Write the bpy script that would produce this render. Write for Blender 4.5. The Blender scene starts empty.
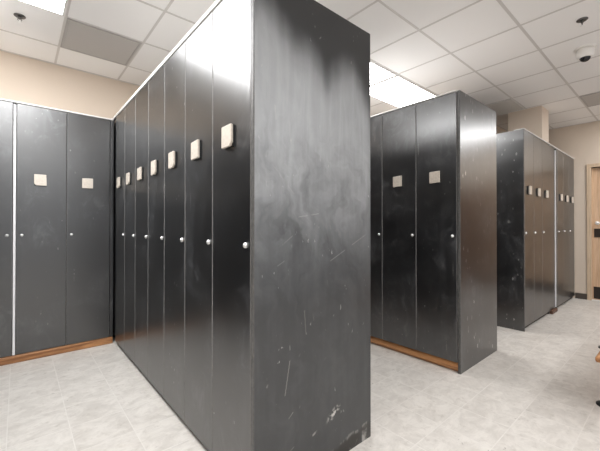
import bpy, bmesh, math, random
from mathutils import Vector, Matrix, noise

random.seed(7)
scene = bpy.context.scene
COL = scene.collection
PI = math.pi

# ------------------------------------------------------------------ helpers
def MB(): return bmesh.new()

def add_box(bm, x0, x1, y0, y1, z0, z1, bev=0.0, seg=2, mat=0):
    vs = [bm.verts.new(p) for p in ((x0,y0,z0),(x1,y0,z0),(x1,y1,z0),(x0,y1,z0),(x0,y0,z1),(x1,y0,z1),(x1,y1,z1),(x0,y1,z1))]
    fs = [bm.faces.new([vs[i] for i in q]) for q in ((3,2,1,0),(4,5,6,7),(0,1,5,4),(1,2,6,5),(2,3,7,6),(3,0,4,7))]
    for f in fs: f.material_index = mat
    if bev:
        es = list({e for f in fs for e in f.edges})
        bmesh.ops.bevel(bm, geom=es, offset=bev, segments=seg, affect='EDGES', profile=0.5)
    return fs

def add_lathe(bm, prof, n=32, axis='Z', origin=(0,0,0), mat=0, cap=True):
    """profile of (radius, height) turned about an axis"""
    rings = []
    for r, h in prof:
        ring = []
        for k in range(n):
            a = 2*PI*k/n
            p = (r*math.cos(a), r*math.sin(a), h)
            if axis == 'Y': p = (r*math.cos(a), h, r*math.sin(a))
            if axis == 'X': p = (h, r*math.cos(a), r*math.sin(a))
            ring.append(bm.verts.new((p[0]+origin[0], p[1]+origin[1], p[2]+origin[2])))
        rings.append(ring)
    for a, b in zip(rings, rings[1:]):
        for k in range(n):
            f = bm.faces.new((a[k], a[(k+1)%n], b[(k+1)%n], b[k])); f.material_index = mat; f.smooth = True
    if cap:
        for ring in (rings[0], rings[-1]):
            f = bm.faces.new(ring); f.material_index = mat
    bmesh.ops.recalc_face_normals(bm, faces=bm.faces[:])

def add_prism(bm, pts, axis, lo, hi, bev=0.0):
    """outline of 2D points pushed along an axis"""
    def P(a, b, t): return {'X': (t,a,b), 'Y': (a,t,b), 'Z': (a,b,t)}[axis]
    A = [bm.verts.new(P(a,b,lo)) for a,b in pts]; B = [bm.verts.new(P(a,b,hi)) for a,b in pts]
    n = len(pts)
    fs = [bm.faces.new(A), bm.faces.new(B)]
    for k in range(n): fs.append(bm.faces.new((A[k],A[(k+1)%n],B[(k+1)%n],B[k])))
    if bev:
        es = list({e for f in fs for e in f.edges})
        bmesh.ops.bevel(bm, geom=es, offset=bev, segments=2, affect='EDGES', profile=0.5)
    bmesh.ops.recalc_face_normals(bm, faces=bm.faces[:])

def obj(name, bm, mats, parent=None, loc=(0,0,0), rotz=0):
    me = bpy.data.meshes.new(name); bm.normal_update(); bm.to_mesh(me); bm.free()
    for m in (mats if isinstance(mats, (list,tuple)) else [mats]): me.materials.append(m)
    o = bpy.data.objects.new(name, me); COL.objects.link(o)
    o.location = loc; o.rotation_euler = (0,0,rotz)
    if parent: o.parent = parent
    return o

def tag(o, label, cat, group=None):
    o['label'] = label; o['category'] = cat
    if group: o['group'] = group
    return o

def thing(name, label, cat, loc=(0,0,0), rotz=0, group=None):
    o = bpy.data.objects.new(name, None); COL.objects.link(o)
    o.location = loc; o.rotation_euler = (0,0,rotz); o.empty_display_size = 0.1
    return tag(o, label, cat, group)

def struct(name, bm, mats, parent=None, loc=(0,0,0)):
    o = obj(name, bm, mats, parent, loc)
    if not parent: o['kind'] = 'structure'
    return o

def copy_tree(o, parent=None):
    c = o.copy(); COL.objects.link(c)
    if parent: c.parent = parent
    for ch in list(o.children): copy_tree(ch, c)
    return c

# ------------------------------------------------------------------ materials
class NT:
    def __init__(s, name):
        s.m = bpy.data.materials.new(name); s.m.use_nodes = True
        s.t = s.m.node_tree; s.b = s.t.nodes['Principled BSDF']
    def n(s, kind, **kw):
        nd = s.t.nodes.new(kind)
        for k, v in kw.items():
            if k in nd.inputs: nd.inputs[k].default_value = v
            else: setattr(nd, k, v)
        return nd
    def l(s, a, b): s.t.links.new(a, b)
    def math(s, op, a, b=None, clamp=False):
        nd = s.t.nodes.new('ShaderNodeMath'); nd.operation = op; nd.use_clamp = clamp
        for i, v in enumerate((a, b)):
            if v is None: continue
            if isinstance(v, (int, float)): nd.inputs[i].default_value = v
            else: s.l(v, nd.inputs[i])
        return nd.outputs[0]
    def ramp(s, src, p0, p1, v0=0.0, v1=1.0):
        nd = s.t.nodes.new('ShaderNodeMapRange'); nd.interpolation_type = 'SMOOTHSTEP'
        s.l(src, nd.inputs[0])
        for i, v in enumerate((p0, p1, v0, v1)): nd.inputs[i+1].default_value = v
        return nd.outputs[0]
    def mix(s, fac, a, b):
        nd = s.t.nodes.new('ShaderNodeMix'); nd.data_type = 'RGBA'
        if isinstance(fac, (int, float)): nd.inputs[0].default_value = fac
        else: s.l(fac, nd.inputs[0])
        for i, v in ((6, a), (7, b)):
            if isinstance(v, tuple): nd.inputs[i].default_value = (*v, 1)
            else: s.l(v, nd.inputs[i])
        return nd.outputs[2]
    def mixf(s, fac, a, b):
        nd = s.t.nodes.new('ShaderNodeMix'); nd.data_type = 'FLOAT'
        s.l(fac, nd.inputs[0])
        for i, v in ((2, a), (3, b)):
            if isinstance(v, (int, float)): nd.inputs[i].default_value = v
            else: s.l(v, nd.inputs[i])
        return nd.outputs[0]
    def coords(s, scale=(1,1,1), rnd=False):
        tc = s.t.nodes.new('ShaderNodeTexCoord'); v = tc.outputs['Object']
        if rnd:
            oi = s.t.nodes.new('ShaderNodeObjectInfo')
            mu = s.t.nodes.new('ShaderNodeVectorMath'); mu.operation = 'SCALE'
            mu.inputs[0].default_value = (37.0, 21.0, 53.0); s.l(oi.outputs['Random'], mu.inputs['Scale'])
            ad = s.t.nodes.new('ShaderNodeVectorMath'); ad.operation = 'ADD'
            s.l(v, ad.inputs[0]); s.l(mu.outputs[0], ad.inputs[1]); v = ad.outputs[0]
        mp = s.t.nodes.new('ShaderNodeMapping'); mp.inputs['Scale'].default_value = scale
        s.l(v, mp.inputs[0]); return mp.outputs[0]
    def noise(s, vec, scale, detail=4, rough=0.55, dist=0.0):
        nd = s.t.nodes.new('ShaderNodeTexNoise'); s.l(vec, nd.inputs['Vector'])
        nd.inputs['Scale'].default_value = scale; nd.inputs['Detail'].default_value = detail
        nd.inputs['Roughness'].default_value = rough; nd.inputs['Distortion'].default_value = dist
        return nd.outputs['Fac']
    def bump(s, h, strength, dist=0.01):
        nd = s.t.nodes.new('ShaderNodeBump'); nd.inputs['Strength'].default_value = strength
        nd.inputs['Distance'].default_value = dist; s.l(h, nd.inputs['Height']); s.l(nd.outputs[0], s.b.inputs['Normal'])
    def set(s, **kw):
        for k, v in kw.items():
            k = k.replace('_', ' ')
            if isinstance(v, (int, float)): s.b.inputs[k].default_value = v
            elif isinstance(v, tuple): s.b.inputs[k].default_value = (*v, 1)
            else: s.l(v, s.b.inputs[k])
        return s.m

def plain(name, col, rough=0.5, metal=0.0, var=0.0, scale=20):
    m = NT(name)
    if var:
        v = m.noise(m.coords(), scale, 5)
        c = m.mix(v, tuple(x*(1-var) for x in col), tuple(min(1, x*(1+var)) for x in col))
    else: c = col
    return m.set(Base_Color=c, Roughness=rough, Metallic=metal)

BLACK0, BLACK1 = (0.004,0.0042,0.005), (0.085,0.088,0.093)
LAM_IOR = 2.15

def laminate(name, haze_lo=0.43, haze_hi=0.70, scratch=1.0, rough0=0.285, rough1=0.33, k=1.0):
    """black laminate with hand smudges, wipe streaks, chips and scratches"""
    m = NT(name)
    v = m.coords(rnd=True); vs = m.coords((7,7,0.9), rnd=True); vc = m.coords((1.0,1.0,0.42), rnd=True)
    smudge = m.ramp(m.noise(v, 2.4, 5, 0.5, 0.35), haze_lo, haze_hi+0.06)
    streak = m.ramp(m.noise(vs, 2.2, 4, 0.6, 0.4), 0.42, 0.8)
    wisp = m.ramp(m.noise(m.coords((1,1,0.7), rnd=True), 7.5, 6, 0.65, 1.6), 0.46, 0.72)
    haze = m.math('MULTIPLY', smudge, m.math('ADD', m.math('ADD', m.math('MULTIPLY', streak, 0.35), m.math('MULTIPLY', wisp, 0.75)), 0.12), True)
    cluster = m.ramp(m.noise(m.coords((1,1,0.6), rnd=True), 2.6, 3, 0.6), 0.47-0.05*scratch, 0.62)
    def flecks(scale, sc, r0, keep):
        """small chips: one elongated spot in some cells of a Voronoi pattern, with broken edges"""
        vv = m.coords(sc, rnd=True)
        vo = m.n('ShaderNodeTexVoronoi'); m.l(vv, vo.inputs['Vector']); vo.inputs['Scale'].default_value = scale
        col = m.n('ShaderNodeSeparateColor'); m.l(vo.outputs['Color'], col.inputs[0])
        rad = m.math('MULTIPLY', col.outputs[1], r0)
        d = m.math('ADD', vo.outputs['Distance'], m.math('MULTIPLY', m.math('SUBTRACT', m.noise(v, 120, 3, 0.65), 0.5), r0*2.2))
        on = m.math('GREATER_THAN', col.outputs[0], keep)
        spot = m.math('MULTIPLY', m.math('LESS_THAN', d, rad), on)
        return m.math('MULTIPLY', spot, m.math('ADD', m.math('MULTIPLY', col.outputs[2], 0.75), 0.15))
    chips = m.math('ADD', flecks(24, (1,1,0.5), 0.05+0.085*scratch, 0.70-0.10*scratch), flecks(9, (2.0,2.0,0.20), 0.05+0.055*scratch, 0.74-0.11*scratch), True)
    chips = m.math('MULTIPLY', chips, cluster, True)
    base = m.mix(m.math('MULTIPLY', haze, k), BLACK0, BLACK1)
    base = m.mix(m.math('MULTIPLY', chips, 0.30+0.25*scratch), base, (0.50,0.49,0.47))
    rough = m.mixf(haze, rough0, rough1)
    m.set(Base_Color=base, Roughness=rough)
    m.b.inputs['IOR'].default_value = LAM_IOR
    return m.m

M_DOOR = laminate('black_laminate_door', scratch=1.15)
M_SPECK = laminate('black_laminate_speckled', 0.40, 0.70, 2.3, 0.285, 0.33)
M_SCUFF = laminate('black_laminate_scuffed', 0.34, 0.62, 1.45, 0.285, 0.33)
M_BODY = plain('black_carcass_board', (0.008,0.008,0.009), 0.5)
M_EDGE = plain('worn_grey_edge_banding', (0.20,0.195,0.19), 0.45, 0, 0.5, 30)
M_PEDGE = plain('worn_dark_panel_edge', (0.085,0.083,0.08), 0.45, 0, 0.6, 40)
M_CREAM = plain('cream_top_board', (0.80,0.785,0.76), 0.5, 0, 0.05)
M_GREYTOP = plain('bounce_cut_grey_top', (0.36,0.35,0.34), 0.6, 0, 0.1, 6)  # top face greyed to cut the light bounced onto the ceiling
M_WHITE = plain('white_melamine', (0.86,0.86,0.87), 0.4)
M_PLATE = plain('ivory_plate', (0.62,0.555,0.48), 0.5, 0, 0.22, 60)
M_CHROME = plain('brushed_chrome', (0.88,0.88,0.87), 0.38, 0.55)
M_DARKTOE = plain('shade_dark_toe_board', (0.018,0.011,0.007), 0.6, 0, 0.4, 9)  # near-black tone stands in for the shade under the locker doors
M_BLOCK = plain('reddish_brown_wood', (0.10,0.045,0.025), 0.5, 0, 0.4, 14)
M_BRONZE = plain('dark_bronze', (0.03,0.022,0.017), 0.4, 0.3)
M_COVE = plain('dark_brown_vinyl', (0.07,0.055,0.045), 0.5)
M_BLACKMETAL = plain('black_powder_coat', (0.012,0.012,0.012), 0.4)
M_WHITEPL = plain('white_plastic', (0.82,0.80,0.77), 0.35)
M_GLASSDARK = plain('dark_dome_glass', (0.01,0.01,0.012), 0.08)
M_STEEL = plain('dull_steel', (0.16,0.155,0.15), 0.35, 0.9)
M_TEE = plain('ceiling_tee_paint', (0.60,0.58,0.56), 0.6)
M_FRAME = plain('light_frame_paint', (0.74,0.73,0.71), 0.4)

def wood(name, dark, light, ax, scale=1.0):
    m = NT(name)
    sc = {'X': (1.2,22,22), 'Y': (22,1.2,22), 'Z': (22,22,1.2)}[ax]
    v = m.coords(sc)
    a = m.noise(v, 1.3*scale, 6, 0.6, 1.2); b = m.noise(v, 7*scale, 3, 0.6, 0.3)
    c = m.mix(m.ramp(m.math('ADD', m.math('MULTIPLY', a, 0.7), m.math('MULTIPLY', b, 0.3)), 0.32, 0.68), dark, light)
    m.bump(b, 0.12, 0.002)
    return m.set(Base_Color=c, Roughness=0.42)
M_WOODX = wood('orange_oak_along_x', (0.22,0.085,0.03), (0.55,0.27,0.11), 'X')
M_WOODY = wood('orange_oak_along_y', (0.30,0.12,0.045), (0.62,0.30,0.13), 'Y')
M_WOODZ = wood('maple_door_wood', (0.48,0.31,0.19), (0.66,0.47,0.32), 'Z')
M_WOODD = wood('added_dark_panelling_wood', (0.10,0.040,0.012), (0.22,0.09,0.03), 'Z')
M_CASING = wood('pale_maple_casing', (0.50,0.37,0.25), (0.70,0.55,0.40), 'Z')

def wall_mat():
    m = NT('beige_wall_paint')
    v = m.coords(); a = m.noise(v, 1.3, 3); f = m.noise(v, 160, 3)
    m.bump(f, 0.08, 0.002)
    return m.set(Base_Color=m.mix(a, (0.64,0.545,0.45), (0.68,0.58,0.485)), Roughness=0.6)
M_WALL = wall_mat()

M_WALLGREY = plain('cool_grey_wall_paint', (0.52,0.54,0.57), 0.6, 0, 0.03, 3)

def ceil_mat():
    m = NT('mineral_fibre_tile')
    v = m.coords(); f = m.noise(v, 210, 4, 0.7); a = m.noise(v, 0.9, 2)
    m.bump(f, 0.25, 0.003)
    c = m.mix(a, (0.82,0.81,0.80), (0.86,0.85,0.84))
    c = m.mix(m.ramp(f, 0.62, 0.72, 0, 0.14), c, (0.45,0.43,0.41))
    return m.set(Base_Color=c, Roughness=0.85)
M_CEIL = ceil_mat()

def vent_mat(name, hole_c, face_c):
    m = NT(name)
    v = m.coords(); vo = m.n('ShaderNodeTexVoronoi'); m.l(v, vo.inputs['Vector']); vo.inputs['Scale'].default_value = 120; vo.inputs['Randomness'].default_value = 0.0
    hole = m.ramp(vo.outputs['Distance'], 0.22, 0.34)
    return m.set(Base_Color=m.mix(hole, hole_c, face_c), Roughness=0.6)
M_VENT = vent_mat('perforated_vent_panel', (0.12,0.115,0.11), (0.46,0.44,0.42))
M_VENTPALE = vent_mat('pale_vent_panel', (0.4,0.39,0.37), (0.68,0.66,0.63))

def floor_mat():
    m = NT('grey_stone_vinyl_tile')
    T = 0.305
    tc = m.n('ShaderNodeTexCoord')
    mp = m.n('ShaderNodeMapping'); mp.inputs['Location'].default_value = (-(0.26-3*T*4), -(1.04-T*20), 0)
    m.l(tc.outputs['Object'], mp.inputs[0]); v = mp.outputs[0]
    br = m.n('ShaderNodeTexBrick', offset=0.0, squash=1.0)
    m.l(v, br.inputs['Vector'])
    for k, x in (('Scale',1.0),('Mortar Size',0.0034),('Mortar Smooth',0.3),('Brick Width',T),('Row Height',T),('Bias',0.0)): br.inputs[k].default_value = x
    br.inputs['Color1'].default_value = (0,0,0,1); br.inputs['Color2'].default_value = (1,1,1,1); br.inputs['Mortar'].default_value = (0.5,0.5,0.5,1)
    tint = m.n('ShaderNodeSeparateColor'); m.l(br.outputs['Color'], tint.inputs[0])
    # each tile shifts the vein pattern
    off = m.n('ShaderNodeVectorMath', operation='SCALE'); m.l(br.outputs['Color'], off.inputs[0]); off.inputs['Scale'].default_value = 11.0
    ad = m.n('ShaderNodeVectorMath', operation='ADD'); m.l(v, ad.inputs[0]); m.l(off.outputs[0], ad.inputs[1])
    st = m.n('ShaderNodeMapping'); st.inputs['Scale'].default_value = (5.5, 7.0, 1); m.l(ad.outputs[0], st.inputs[0])
    a = m.noise(st.outputs[0], 1.3, 9, 0.72, 0.5); b = m.noise(v, 16, 6, 0.7)
    dirt = m.ramp(m.noise(v, 1.7, 5, 0.6, 0.5), 0.55, 0.8)
    c = m.mix(m.ramp(a, 0.36, 0.66), (0.575,0.54,0.50), (0.715,0.68,0.635))
    c = m.mix(m.math('MULTIPLY', m.ramp(b, 0.52, 0.72), 0.42), c, (0.36,0.32,0.28))
    c = m.mix(m.math('MULTIPLY', tint.outputs[0], 0.10), c, (0.72,0.69,0.65))
    c = m.mix(m.math('MULTIPLY', dirt, 0.22), c, (0.42,0.36,0.30))
    speck = m.math('MULTIPLY', m.ramp(m.noise(v, 34, 2, 0.5, 0.8), 0.70, 0.75), m.ramp(m.noise(v, 2.0, 2), 0.50, 0.62), True)
    c = m.mix(m.math('MULTIPLY', speck, 0.65), c, (0.13,0.10,0.08))
    c = m.mix(m.math('MULTIPLY', br.outputs['Fac'], 0.55), c, (0.76,0.73,0.69))
    h = m.math('SUBTRACT', m.math('MULTIPLY', b, 0.12), br.outputs['Fac'])
    m.bump(h, 0.25, 0.002)
    return m.set(Base_Color=c, Roughness=m.ramp(b, 0.3, 0.7, 0.30, 0.46))
M_FLOOR = floor_mat()

def light_mat(s):
    m = NT('lit_prismatic_diffuser')
    m.set(Base_Color=(0.9,0.9,0.9), Roughness=0.5)
    m.b.inputs['Emission Color'].default_value = (0.99,0.995,1.0,1); m.b.inputs['Emission Strength'].default_value = s
    return m.m
M_LIGHT = light_mat(14.0)

def end_panel_mat():
    m = NT('black_end_panel_with_wiped_haze')
    at = m.n('ShaderNodeAttribute', attribute_name='wear'); sp = m.n('ShaderNodeSeparateColor'); m.l(at.outputs['Color'], sp.inputs[0])
    haze, mark, brown = sp.outputs[0], sp.outputs[1], sp.outputs[2]
    v = m.coords(); vs = m.coords((9,9,1.0))
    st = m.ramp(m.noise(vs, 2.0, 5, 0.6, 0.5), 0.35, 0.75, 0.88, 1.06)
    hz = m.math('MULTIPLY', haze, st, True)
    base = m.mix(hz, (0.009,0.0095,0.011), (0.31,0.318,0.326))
    fine = m.math('MULTIPLY', m.ramp(m.noise(m.coords((1,1,0.4)), 55, 2, 0.5, 0.5), 0.69, 0.72), m.ramp(m.noise(v, 3, 2), 0.45, 0.62), True)
    base = m.mix(m.math('MULTIPLY', fine, 0.55), base, (0.4,0.4,0.39))
    base = m.mix(mark, base, (0.66,0.63,0.59))
    base = m.mix(brown, base, (0.012,0.010,0.008))
    m.b.inputs['IOR'].default_value = 1.6
    return m.set(Base_Color=base, Roughness=m.mixf(hz, 0.285, 0.36))
M_ENDPANEL = end_panel_mat()

# ------------------------------------------------------------------ key sizes (metres; Y runs along the locker aisles)
XA, XA2 = 0.809, 1.650        # central block
XB, XB2 = 2.927, 3.775        # second block
XC = 4.690                    # third block starts here
YF = 1.284                    # front line of the door rows
YE = 1.260                    # outer face of the end panels
YL = 4.112                    # face of the lockers along the back wall
H = 2.476
ZC = 3.09                     # ceiling
WB = 4.55                     # back wall
XR = 7.55                     # right wall
P = 0.6225; GX = 0.308; GY = 0.958     # ceiling grid
DW = 0.3905                   # door pitch
CAMZ = 1.292

# ------------------------------------------------------------------ the setting
X0, Y0 = -3.2, -2.6
bm = MB(); add_box(bm, X0, XR+0.9, Y0, WB+0.1, -0.1, 0); struct('floor', bm, M_FLOOR)
bm = MB(); add_box(bm, X0, XR+0.9, Y0, WB+0.1, ZC, ZC+0.1); struct('ceiling', bm, M_CEIL)
bm = MB(); add_box(bm, X0, XC+0.2, WB, WB+0.1, 0, ZC); struct('wall_back', bm, M_WALL)
bm = MB(); add_box(bm, XC+0.03, XC+0.13, 2.19, WB, 0, ZC); struct('wall_aisle', bm, M_WALL)
bm = MB(); add_box(bm, XC+0.13, XR, 2.19, 2.29, 0, ZC); struct('wall_niche', bm, M_WALL)
bm = MB(); add_box(bm, X0-0.1, X0, Y0, WB, 0, ZC); struct('wall_left', bm, M_WALL)
bm = MB(); add_box(bm, X0, XR, Y0-0.1, Y0, 0, ZC); struct('wall_front', bm, M_WALLGREY)
# right wall with a door opening
DY1, DY0, DH = 1.056, 0.10, 2.30
bm = MB()
add_box(bm, XR, XR+0.16, DY1, 2.29, 0, ZC); add_box(bm, XR, XR+0.16, Y0, DY0, 0, ZC); add_box(bm, XR, XR+0.16, DY0, DY1, DH, ZC)
struct('wall_right', bm, M_WALL)
bm = MB(); add_box(bm, XR-0.008, XR, 1.115, 1.276, 0, 0.10, 0.002); add_box(bm, XR-0.008, XR, -0.045, DY0-0.06, 0, 0.10, 0.002)
struct('baseboard_right', bm, M_COVE)
bm = MB(); add_box(bm, 5.95, 6.328, 1.385, 1.83, 0, ZC); struct('trim_column', bm, M_WALL)
# door
bm = MB(); add_box(bm, XR+0.05, XR+0.095, DY0+0.004, DY1-0.004, 0.012, DH-0.006, 0.002)
dr = struct('door_1', bm, M_WOODZ)
bm = MB()
add_box(bm, XR-0.018, XR+0.16, DY1-0.002, DY1+0.057, 0, DH+0.06, 0.003)
add_box(bm, XR-0.018, XR+0.16, DY0-0.057, DY0+0.002, 0, DH+0.06, 0.003)
add_box(bm, XR-0.018, XR+0.16, DY0, DY1, DH, DH+0.06, 0.003)
obj('casing', bm, M_CASING, dr)
bm = MB(); add_box(bm, XR+0.046, XR+0.051, DY0+0.02, DY1-0.02, 0.03, 0.235, 0.001); obj('kick_plate', bm, M_BRONZE, dr)
bm = MB(); add_box(bm, XR+0.040, XR+0.052, 0.935, 1.025, 1.09, 1.24, 0.004); obj('lock_plate', bm, M_BRONZE, dr)
bm = MB()
add_lathe(bm, [(0.030,XR+0.050),(0.030,XR+0.040),(0.026,XR+0.036),(0.012,XR+0.034),(0.012,XR-0.005)], 20, 'X', (0,0.985,1.335))
add_box(bm, XR-0.012, XR+0.004, 0.875, 1.0, 1.325, 1.347, 0.006)
obj('door_handle', bm, M_CHROME, dr)
bm = MB(); add_box(bm, XR-0.02, XR+0.16, DY0, DY1, 0, 0.012, 0.004); obj('threshold', bm, M_CREAM, dr)

bm = MB(); add_box(bm, XR-0.03, XR-0.002, Y0+0.05, -0.05, 0.0, 2.15, 0.004); struct('trim_added_panelling', bm, M_WOODD)  # unseen panelling, added for the brown it reflects in the end panels

# ceiling suspension tees
bm = MB(); w = 0.010; t = 0.0025
for k in range(-6, 14):
    x = GX + k*P
    if X0 < x < XR: add_box(bm, x-w, x+w, Y0, WB, ZC-t, ZC+0.001)
for k in range(-6, 7):
    y = GY + k*P
    ww = w*1.15 if k == 0 else w
    if Y0 < y < WB: add_box(bm, X0, XR, y-ww, y+ww, ZC-t-0.0006, ZC+0.001)
struct('trim_ceiling_grid', bm, M_TEE)
bm = MB()
add_box(bm, X0, XC+0.03, WB-0.022, WB, ZC-0.006, ZC); add_box(bm, XR-0.022, XR, Y0, 2.19, ZC-0.006, ZC); add_box(bm, XC+0.13, XR, 2.168, 2.19, ZC-0.006, ZC)
struct('trim_wall_angle', bm, M_TEE)

# ------------------------------------------------------------------ ceiling fittings
def ceiling_light(i, j, nx, ny, label):
    x0, x1, y0, y1 = GX+i*P, GX+(i+nx)*P, GY+j*P, GY+(j+ny)*P
    cx, cy = (x0+x1)/2, (y0+y1)/2
    a, b = (x1-x0)/2-0.008, (y1-y0)/2-0.008
    r = thing('ceiling_light', label, 'ceiling light', (cx,cy,ZC-0.002), 0, 'recessed ceiling lights')
    bm = MB(); f = 0.022
    add_box(bm, -a, a, -b, -b+f, -0.012, 0.0, 0.002); add_box(bm, -a, a, b-f, b, -0.012, 0.0, 0.002)
    add_box(bm, -a, -a+f, -b+f, b-f, -0.012, 0.0, 0.002); add_box(bm, a-f, a, -b+f, b-f, -0.012, 0.0, 0.002)
    obj('frame', bm, M_FRAME, r)
    bm = MB(); add_box(bm, -a+f, a-f, -b+f, b-f, -0.010, -0.002)
    bm.normal_update()
    for q in bm.faces: q.material_index = 0 if q.normal.z < -0.9 else 1
    obj('diffuser', bm, [M_LIGHT, M_FRAME], r)
    return r
ceiling_light(-2, 3, 2, 1, 'bright white ceiling light panel at the top left corner over the back wall lockers')
ceiling_light(-2, 2, 2, 1, 'ceiling light panel out of view over the left aisle')
ceiling_light(3, 2, 2, 1, 'glaring white ceiling light panel between the central locker row and the second row')
ceiling_light(5, 2, 2, 1, 'white ceiling light panel over the far edge of the second locker row')
OUT = 'added ceiling light panel out of view, brightening the corridor side'  # unseen panels added to brighten the room and feed the locker reflections
for ij in ((-2,0),(-1,-4),(4,-5),(9,-3),(-3,-4),(1,-5)): ceiling_light(*ij, 2, 1, OUT)
ceiling_light(10, -2, 1, 1, OUT)

def vent(i, j, label, pale=False):
    x0, y0 = GX+i*P, GY+j*P
    mat = M_VENTPALE if pale else M_VENT
    r = thing('ceiling_vent', label, 'vent', (x0+P/2, y0+P/2, ZC-0.002), 0, 'grey ceiling vents')
    a = P/2-0.010
    bm = MB(); f = 0.020
    add_box(bm, -a, a, -a, -a+f, -0.010, 0, 0.002); add_box(bm, -a, a, a-f, a, -0.010, 0, 0.002)
    add_box(bm, -a, -a+f, -a+f, a-f, -0.010, 0, 0.002); add_box(bm, a-f, a, -a+f, a-f, -0.010, 0, 0.002)
    obj('frame', bm, mat, r)
    bm = MB(); add_box(bm, -a+f, a-f, -a+f, a-f, -0.006, 0)
    obj('grille', bm, mat, r)
vent(0, 4, 'grey square ceiling vent at upper left beside the bright light panel')
vent(8, 1, 'pale grey ceiling vent between the second locker row and the beige column', True)
vent(9, -1, 'grey ceiling vent at the right edge past the dome camera')

def sprinkler(x, y, label):
    r = thing('sprinkler', label, 'sprinkler', (x,y,ZC), 0, 'ceiling sprinkler heads')
    bm = MB(); add_lathe(bm, [(0.041,0.0),(0.041,-0.004),(0.036,-0.009),(0.022,-0.011),(0.018,-0.006)], 32); obj('escutcheon', bm, M_STEEL, r)
    bm = MB()
    add_lathe(bm, [(0.013,-0.004),(0.013,-0.022),(0.009,-0.028)], 16)
    for s in (-1, 1):
        add_prism(bm, [(s*0.010,-0.022),(s*0.017,-0.034),(s*0.004,-0.052),(s*0.002,-0.052),(s*0.012,-0.034),(s*0.006,-0.022)], 'Y', -0.003, 0.003)
    obj('frame_arms', bm, M_STEEL, r)
    bm = MB(); add_lathe(bm, [(0.0175,-0.052),(0.0185,-0.054),(0.006,-0.056)], 20); obj('deflector', bm, M_CHROME, r)
sprinkler(0.006, 3.70, 'small metal sprinkler head on ceiling at far left below the light panel')
sprinkler(3.735, 0.575, 'small dark metal sprinkler head on ceiling at right above the dome camera')

r = thing('security_camera', 'white dome security camera mounted on the ceiling at upper right', 'security camera', (4.365,0.650,ZC))
bm = MB(); add_lathe(bm, [(0.090,0.0),(0.090,-0.005),(0.084,-0.010),(0.074,-0.011)], 40); obj('mount_plate', bm, M_WHITEPL, r)
bm = MB(); add_lathe(bm, [(0.074,-0.009),(0.074,-0.050),(0.070,-0.078),(0.058,-0.094),(0.046,-0.096)], 40); obj('housing', bm, M_WHITEPL, r)
bm = MB()
add_lathe(bm, [(0.047,-0.092)]+[(0.045*math.cos(a), -0.095-0.040*math.sin(a)) for a in [k*PI/2/8 for k in range(8)]], 40)
obj('dome_lens', bm, M_GLASSDARK, r)

# ------------------------------------------------------------------ lockers
def door_mesh(w, z0, z1):
    bm = MB(); add_box(bm, 0, w, 0, 0.020, z0, z1, 0.0030, 1)
    for f in bm.faces:
        n = f.normal if f.normal.length else Vector((0,0,0))
    bm.normal_update()
    for f in bm.faces: f.material_index = 0 if f.normal.y < -0.95 else 1
    return bm

def plate_mesh(kind):
    a, b, c = 0.049, 0.054, 0.018
    pts = {0: [(-a,b),(-a,-b),(a-c,-b),(a,-b+c*1.1),(a,b)],
           1: [(-a,b),(-a,-b+c),(-a+c*0.8,-b),(a,-b),(a-0.004,b)],
           2: [(-a,b-0.004),(-a,-b),(a,-b+0.003),(a,b)]}[kind]
    bm = MB(); add_prism(bm, pts, 'Y', -0.023, -0.009, 0.003)
    add_box(bm, -a+0.002, a-0.001, -0.0095, 0.001, -b+0.001, b-0.002, 0, mat=1); return bm

def lock_mesh():
    bm = MB()
    add_lathe(bm, [(0.0135,0.001),(0.0135,-0.006),(0.012,-0.010),(0.0085,-0.011),(0.0085,-0.013),(0.0015,-0.0135)], 20, 'Y')
    add_box(bm, -0.0012, 0.0012, -0.0145, -0.012, -0.006, 0.006)
    return bm

PROTO = {}
GAP = 0.0045
def locker(x, y, rotz, z0, top, depth, hinge, kind, label, group, scuff=False, w=DW):
    """origin: the left front foot of the locker seen from its front"""
    key = (z0, round(top,3), depth, hinge, kind, scuff, w)
    if key not in PROTO:
        r = thing('locker', label, 'locker', (x,y,0), rotz, group)
        bm = MB(); add_box(bm, 0.001, w-0.001, 0.023, depth, z0+0.004, top-0.002); obj('body', bm, M_BODY, r)
        d = obj('door', door_mesh(w-GAP, z0, top-0.004), [M_SCUFF if scuff else M_DOOR, M_EDGE], r, (GAP/2,0,0))
        obj('plate', plate_mesh(kind), [M_PLATE, M_BODY], d, (w/2-0.003 if hinge == 'L' else w/2-0.018, 0, 1.737))
        obj('lock', lock_mesh(), M_CHROME, d, (w-0.042 if hinge == 'L' else 0.040, 0, 1.200))
        PROTO[key] = r
    else:
        r = copy_tree(PROTO[key]); r.location = (x,y,0); r.rotation_euler = (0,0,rotz)
    tag(r, label, 'locker', group)
    return r

ORD = ['first','second','third','fourth','fifth','sixth','seventh']
# central block, doors facing left
for k in range(7):
    lab = ('tall black locker of the long central row, directly beside its smudged end panel' if k == 0 else
           'tall black locker of the long central row, farthest one, in the back corner' if k == 6 else
           'tall black locker of the central row, %s door from the smudged end panel' % ORD[k])
    locker(XA, YF+0.006+DW*(k+1), -PI/2, 0.04, H, 0.42, 'L', 2 if k in (1,4) else 0, lab, 'lockers of the central row')
# second block, doors facing left
for k in range(7):
    lab = ('tall black locker of the second row, beside its brownish end panel' if k == 0 else
           'tall black locker of the second row, middle of the three in view' if k == 1 else
           'black locker of the second row, mostly hidden behind the smudged end panel' if k == 2 else
           'black locker of the second row, hidden behind the central row')
    locker(XB, YF+0.016+DW*(k+1), -PI/2, 0.09, H, 0.42, 'L', 2, lab, 'lockers of the second row', True)
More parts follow.
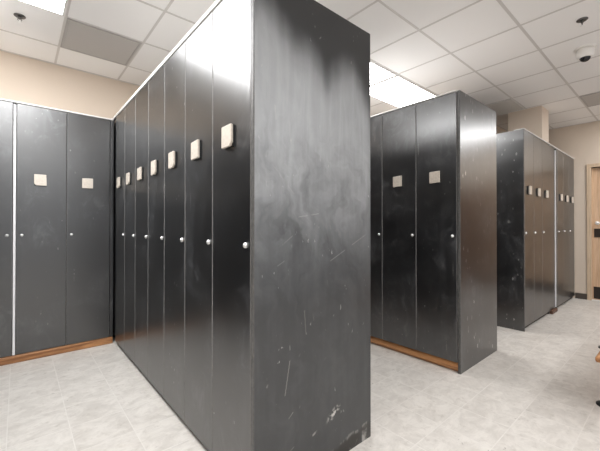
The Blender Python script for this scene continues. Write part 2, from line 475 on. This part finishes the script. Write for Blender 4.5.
# lockers along the back wall
HL = 2.456
locker(-0.012, YL, 0, 0.072, HL, 0.42, 'R', 1, 'tall black locker on the back wall, right of the bright white strip', 'lockers along the back wall')
locker(0.3785, YL, 0, 0.072, HL, 0.42, 'R', 2, 'tall black locker on the back wall, next to the dark filler in the corner', 'lockers along the back wall')
locker(-0.036-DW, YL, 0, 0.072, HL, 0.42, 'L', 2, 'black locker at the left edge of the photo, left of the white strip', 'lockers along the back wall')
# third block, facing the corridor
for k, x in enumerate((4.716, 5.106, 5.496)):
    locker(x, YF-0.006, 0, 0.05, H, 0.42, 'R', 2, ('black locker of the far right block, %s' % ['beside its black side panel','middle of the three before the white strip','just left of the white strip and column'][k]), 'lockers of the far right block, near bank')
for k, x in enumerate((6.335, 6.725, 7.115)):
    locker(x, YF-0.006, 0, 0.05, H, 0.42, 'R', 2, ('black locker of the far right bank, %s' % ['just right of the white strip','middle of the last three','last one, against the beige wall'][k]), 'lockers of the far right block, far bank')
# rows turned away from the photo: back of the central and second blocks, and the row across the left aisle
for k in range(7):
    locker(XA2, YF+0.006+DW*k, PI/2, 0.09, H, 0.42, 'L', 2, 'black locker on the hidden far side of the central row', 'lockers on the hidden side of the central row')
    locker(XB2, YF+0.014+DW*k, PI/2, 0.09, H, 0.42, 'L', 2, 'black locker on the hidden far side of the second row', 'lockers on the hidden side of the second row')
    locker(-0.455, YF+0.006+DW*k, PI/2, 0.03, H, 0.42, 'L', 2, 'black locker in the row out of frame across the left aisle', 'lockers of the row out of frame at left')

# fillers
def filler(x0,x1,y0,y1,z0,z1,label,m=None,name='filler_panel'):
    cx, cy = (x0+x1)/2, (y0+y1)/2
    bm = MB(); add_box(bm, x0-cx, x1-cx, y0-cy, y1-cy, 0, z1-z0, 0.002, 1)
    return tag(obj(name, bm, m or M_DOOR, None, (cx,cy,z0)), label, 'panel')
filler(0.772, XA-0.003, YL+0.004, YL+0.42, 0.072, HL-0.004, 'narrow dark filler strip in the back left corner')
filler(-0.0335, -0.0145, YL-0.004, YL+0.40, 0.072, HL-0.02, 'bright white vertical strip between two back wall lockers', M_WHITE, 'divider_strip')
filler(XA+0.012, XA2-0.012, YF+0.012+DW*7, WB-0.004, 0.09, H-0.004, 'black filler closing the central row against the back wall')
filler(XB+0.012, XB2-0.012, YF+0.022+DW*7, WB-0.004, 0.09, H-0.004, 'black filler closing the second row against the back wall')
filler(5.892, 6.234, YF+0.010, YF+0.07, 0.0, H-0.004, 'dark recessed panel in front of the column between the far right banks')
filler(6.240, 6.257, YF-0.002, YF+0.09, 0.05, H-0.03, 'thin white vertical strip between the two far right locker banks', M_WHITE, 'divider_strip')
filler(6.272, 6.332, YF-0.004, YF+0.09, 0.05, H-0.004, 'narrow dark filler right of the far white strip')
filler(7.508, 7.546, YF+0.002, YF+0.40, 0.05, H-0.004, 'narrow dark filler between the last locker and the beige wall')

# end panels -------------------------------------------------------
def panel_box(name, x0, x1, y0, y1, z1, mats, label, edge_front=True):
    cx, cy = (x0+x1)/2, (y0+y1)/2
    bm = MB(); add_box(bm, x0-cx, x1-cx, y0-cy, y1-cy, 0, z1, 0.0025, 1); bm.normal_update()
    wide_x = (x1-x0) > (y1-y0)
    for f in bm.faces:
        big = abs(f.normal.y) > 0.95 if wide_x else abs(f.normal.x) > 0.95
        f.material_index = 0 if (big or f.normal.z > 0.9) else 1
    return tag(obj(name, bm, mats, None, (cx,cy,0)), label, 'end panel', 'locker end panels')
panel_box('end_panel', XB-0.004, XB2, YE+0.010, YF+0.010, H, [M_SPECK, M_PEDGE], 'brownish black scratched end panel of the second locker row')
panel_box('end_panel', XC, XC+0.02, YF-0.008, 2.17, H, [M_SPECK, M_PEDGE], 'black side panel speckled with white scratches on the far right locker block')

# the large end panel: fine grid carrying its smudges, chips and scratches
def smooth(a, b, x):
    t = max(0.0, min(1.0, (x-a)/(b-a))); return t*t*(3-2*t)
def seg_d(px, pz, a, b):
    ax, az = a; bx, bz = b; dx, dz = bx-ax, bz-az
    t = max(0, min(1, ((px-ax)*dx+(pz-az)*dz)/(dx*dx+dz*dz+1e-12)))
    return math.hypot(px-ax-t*dx, pz-az-t*dz)
W = XA2-XA
TOPS = [(0.0,2.28),(0.03,2.30),(0.10,2.27),(0.17,2.20),(0.25,2.14),(0.33,2.16),(0.40,2.13),(0.46,2.06),(0.52,2.12),(0.60,2.18),(0.68,2.17),(0.74,2.10),(0.80,2.01),(0.86,1.92)]
def top_of(u):
    for (a,za),(b,zb) in zip(TOPS, TOPS[1:]):
        if a <= u <= b:
            t = (u-a)/(b-a); t = t*t*(3-2*t); return za+(zb-za)*t
    return TOPS[-1][1]
SCR = [((0.205,0.63),(0.175,0.47),0.0022,0.8),((0.26,1.335),(0.40,1.355),0.002,0.6),((0.49,1.10),(0.79,1.235),0.0022,0.55),
       ((0.20,0.352),(0.225,0.372),0.004,0.7),((0.07,0.545),(0.072,0.552),0.007,0.95),((0.36,0.205),(0.385,0.215),0.009,0.95),
       ((0.21,0.19),(0.23,0.2),0.003,0.5),((0.30,0.86),(0.31,0.74),0.0018,0.5),((0.36,0.83),(0.365,0.80),0.004,0.6),
       ((0.02,1.70),(0.06,1.64),0.003,0.5),((0.10,1.58),(0.23,1.45),0.0025,0.3),((0.16,1.20),(0.22,1.24),0.003,0.4),((0.13,1.10),(0.17,1.12),0.003,0.4),
       ((0.115,1.86),(0.12,1.80),0.008,0.25),((0.20,1.80),(0.21,1.70),0.010,0.2)]
def wear(u, z):
    p = Vector((u*3.1, z*3.1, 1.7))
    n1 = noise.fractal(p, 0.9, 2.0, 6); n2 = noise.fractal(Vector((u*9, z*5, 8.2)) + Vector((n1,n1*0.6,0))*0.8, 0.8, 2.0, 5)
    n3 = noise.fractal(Vector((u*26, z*2.2, 3.3)), 0.8, 2.0, 4)
    n0 = noise.fractal(Vector((u*2.2, z*1.7, 5.1)), 1.0, 2.0, 3)
    w1 = Vector((u*4.5+1.2*n1, z*2.6+0.9*n0, 2.4)); sw = noise.fractal(w1, 0.9, 2.0, 4)          # wiping swirls
    w2 = Vector((u*11+z*3.0+1.5*n1, z*4.5-u*2.0, 7.7)); wi = noise.fractal(w2, 0.8, 2.0, 5)      # thin wisps
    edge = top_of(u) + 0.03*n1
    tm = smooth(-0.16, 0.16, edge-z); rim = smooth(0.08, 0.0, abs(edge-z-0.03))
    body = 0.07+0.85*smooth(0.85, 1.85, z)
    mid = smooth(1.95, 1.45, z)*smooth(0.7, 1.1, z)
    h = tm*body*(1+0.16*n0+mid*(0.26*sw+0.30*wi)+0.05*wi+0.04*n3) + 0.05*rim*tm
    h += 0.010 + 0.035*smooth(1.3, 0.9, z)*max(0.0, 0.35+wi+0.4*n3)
    h *= 0.75+0.25*smooth(0.0, 0.05, W-u)
    m = 0.0
    for a, b, r, s in SCR:
        d = seg_d(u, z, a, b)
        m = max(m, 0.34*s*smooth(max(r*0.9,0.0032), r*0.3, d)*smooth(-0.5,0.1,n3))
    d = math.hypot((u-0.515)*0.8, (z-0.262-0.45*(u-0.515))*1.5)   # scraped patch
    if d < 0.06: m = max(m, 0.8*smooth(0.055, 0.006, d)*smooth(-0.05, 0.25, noise.fractal(Vector((u*42, z*42, 1.0)), 0.7, 2.0, 4)+0.3*smooth(0.03, 0.0, d)))
    br = 0.0
    lo = 0.030+0.022*n2+0.05*smooth(0.35,0.75,u)
    if z < lo+0.02:
        br = smooth(lo+0.015, lo-0.01, z)*smooth(-0.25, 0.15, n2+0.2)
        m = max(m, 0.4*smooth(lo+0.02, lo, z)*smooth(0.05,0.3,n3))
    return max(0,min(1,h)), max(0,min(1,m)), br
bm = MB()
NX, NZ = 240, 700
lay = bm.verts.layers.float_color.new('wear')
g = []
for j in range(NZ+1):
    row = []
    for i in range(NX+1):
        u, z = W*i/NX, H*j/NZ
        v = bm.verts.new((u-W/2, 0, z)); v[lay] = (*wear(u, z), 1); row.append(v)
    g.append(row)
for j in range(NZ):
    for i in range(NX): bm.faces.new((g[j][i], g[j][i+1], g[j+1][i+1], g[j+1][i]))
T = YF-YE; c = 0.004
def strip(a, b, mat):
    for k in range(len(a)-1):
        f = bm.faces.new((a[k], a[k+1], b[k+1], b[k])); f.material_index = mat
L = [bm.verts.new((-W/2-c, c, H*j/NZ)) for j in range(NZ+1)]; R = [bm.verts.new((W/2+c, c, H*j/NZ)) for j in range(NZ+1)]
strip([r[0] for r in g], L, 1); strip(R, [r[-1] for r in g], 1)
bl, tl, br_, tr = (bm.verts.new(p) for p in ((-W/2-c,T,0),(-W/2-c,T,H),(W/2+c,T,0),(W/2+c,T,H)))
f = bm.faces.new(L+[tl,bl]); f.material_index = 1
f = bm.faces.new(R[::-1]+[br_,tr]); f.material_index = 1
f = bm.faces.new(g[-1]+[R[-1],tr,tl,L[-1]]); f.material_index = 0
f = bm.faces.new(g[0][::-1]+[L[0],bl,br_,R[0]]); f.material_index = 0
bm.faces.new((bl,tl,tr,br_))
bmesh.ops.recalc_face_normals(bm, faces=bm.faces[:])
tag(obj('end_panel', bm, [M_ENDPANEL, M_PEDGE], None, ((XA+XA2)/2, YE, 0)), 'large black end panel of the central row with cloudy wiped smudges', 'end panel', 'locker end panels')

# top boards -------------------------------------------------------
def board(x0,x1,y0,y1,z0,z1,label,m=(M_CREAM,M_CREAM),name='top_board'):
    cx, cy = (x0+x1)/2, (y0+y1)/2
    bm = MB(); add_box(bm, x0-cx, x1-cx, y0-cy, y1-cy, 0, z1-z0, 0.003, 2); bm.normal_update()
    for f in bm.faces: f.material_index = 1 if f.normal.z > 0.9 else 0
    return tag(obj(name, bm, m, None, (cx,cy,z0)), label, 'board')
board(XA-0.006, XA2+0.006, YF+0.05, WB-0.003, H, H+0.026, 'cream top board edging the long central locker row')
board(XB-0.006, XB2+0.002, YF+0.02, WB-0.003, H, H+0.010, 'cream top board edging the second locker row', (M_CREAM, M_GREYTOP))
board(-0.440, XA-0.008, YL-0.006, WB-0.003, HL, HL+0.014, 'cream top board over the lockers along the back wall')
board(XC+0.004, XR-0.003, YF-0.012, 1.384, H+0.001, H+0.011, 'cream top board over the far right locker block')
board(-0.884, -0.449, YF+0.01, WB-0.003, H+0.001, H+0.026, 'cream top board of the row out of frame at left')

# base boards -------------------------------------------------------
def bullnose(name, pts_yz, length, mat, label, loc, rotz):
    bm = MB(); add_prism(bm, pts_yz, 'X', 0, length)
    return tag(obj(name, bm, mat, None, loc, rotz), label, 'baseboard')
def prof(h, d, r, n=6):     # rounded front, front at y=0
    pts = [(d,0),(d,h)]
    for k in range(n+1):
        a = PI/2*k/n; pts.append((r-r*math.sin(a), h-r+r*math.cos(a)))
    for k in range(n+1):
        a = PI/2*k/n; pts.append((r-r*math.cos(a), r-r*math.sin(a)))
    return pts
LB = YF+0.012+DW*7-YF
bullnose('base_board', prof(0.068,0.05,0.010), XA-0.012+0.42, M_WOODX, 'orange wood base board under the back wall lockers', (-0.42,YL-0.016,0), 0)
bullnose('base_board', prof(0.086,0.05,0.034), WB-YF-0.02, M_WOODX, 'rounded orange wood base board under the second locker row', (XB+0.012,WB-0.006,0), -PI/2)
bullnose('base_board', prof(0.038,0.05,0.004), YL-YF-0.02, M_DARKTOE, 'shade-darkened toe board under the long central locker row', (XA+0.036,YL-0.02,0), -PI/2)
bullnose('base_board', prof(0.086,0.05,0.034), WB-YF-0.02, M_WOODX, 'wood base board on the hidden side of the central row', (XA2-0.012,YF+0.006,0), PI/2)
bullnose('base_board', prof(0.086,0.05,0.034), WB-YF-0.02, M_WOODX, 'wood base board on the hidden side of the second row', (XB2-0.012,YF+0.012,0), PI/2)
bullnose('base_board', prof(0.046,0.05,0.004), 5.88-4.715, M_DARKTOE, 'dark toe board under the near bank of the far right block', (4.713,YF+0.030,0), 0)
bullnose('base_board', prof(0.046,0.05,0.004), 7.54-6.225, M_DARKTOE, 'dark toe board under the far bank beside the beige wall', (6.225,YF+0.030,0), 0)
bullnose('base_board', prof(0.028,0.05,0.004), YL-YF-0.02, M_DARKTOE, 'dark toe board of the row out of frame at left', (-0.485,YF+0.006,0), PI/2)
bm = MB(); add_box(bm, -0.14, 0.14, -0.02, 0.02, 0, 0.048, 0.006)
tag(obj('base_block', bm, M_BLOCK, None, (6.05,YF-0.0105,0)), 'short reddish brown wood block on floor below the white strip and column', 'block')

# bench peeping in at the right edge
r = thing('bench', 'wooden bench end and black foot at the right edge of the floor', 'bench', (3.765,0.225,0))
bm = MB(); add_box(bm, -0.945, 0.945, -0.155, 0.155, 0.415, 0.452, 0.010); obj('seat', bm, M_WOODX, r)
for sx in (-0.55, 0.55):
    for sy in (-0.135, 0.135):
        bm = MB()
        add_lathe(bm, [(0.070,0.0),(0.070,0.006),(0.030,0.012),(0.022,0.02),(0.022,0.40),(0.055,0.408),(0.055,0.415)], 24)
        obj('leg', bm, M_BLACKMETAL, r, (sx, sy, 0))

# ------------------------------------------------------------------ camera, world, view
cd = bpy.data.cameras.new('camera'); co = bpy.data.objects.new('camera', cd); COL.objects.link(co)
cd.sensor_width = 36; cd.lens = 36*329.62/600; cd.shift_y = -1.968/600; cd.clip_start = 0.02
co.location = (0,0,CAMZ)
yaw, pitch = 0.7082, 0.0063
co.rotation_euler = (PI/2+pitch, 0, -yaw)
scene.camera = co
w_ = bpy.data.worlds.new('world'); scene.world = w_; w_.use_nodes = True
w_.node_tree.nodes['Background'].inputs[0].default_value = (1,0.98,0.95,1); w_.node_tree.nodes['Background'].inputs[1].default_value = 0.3
vs = scene.view_settings
scene.display_settings.display_device = 'sRGB'
vs.view_transform = 'Standard'; vs.look = 'None'; vs.gamma = 1; vs.exposure = 0.42; vs.use_curve_mapping = False
cy = scene.cycles
cy.max_bounces = 14; cy.diffuse_bounces = 8; cy.glossy_bounces = 6; cy.use_denoising = True; cy.use_adaptive_sampling = False; cy.use_light_tree = True; cy.sample_clamp_indirect = 6.0
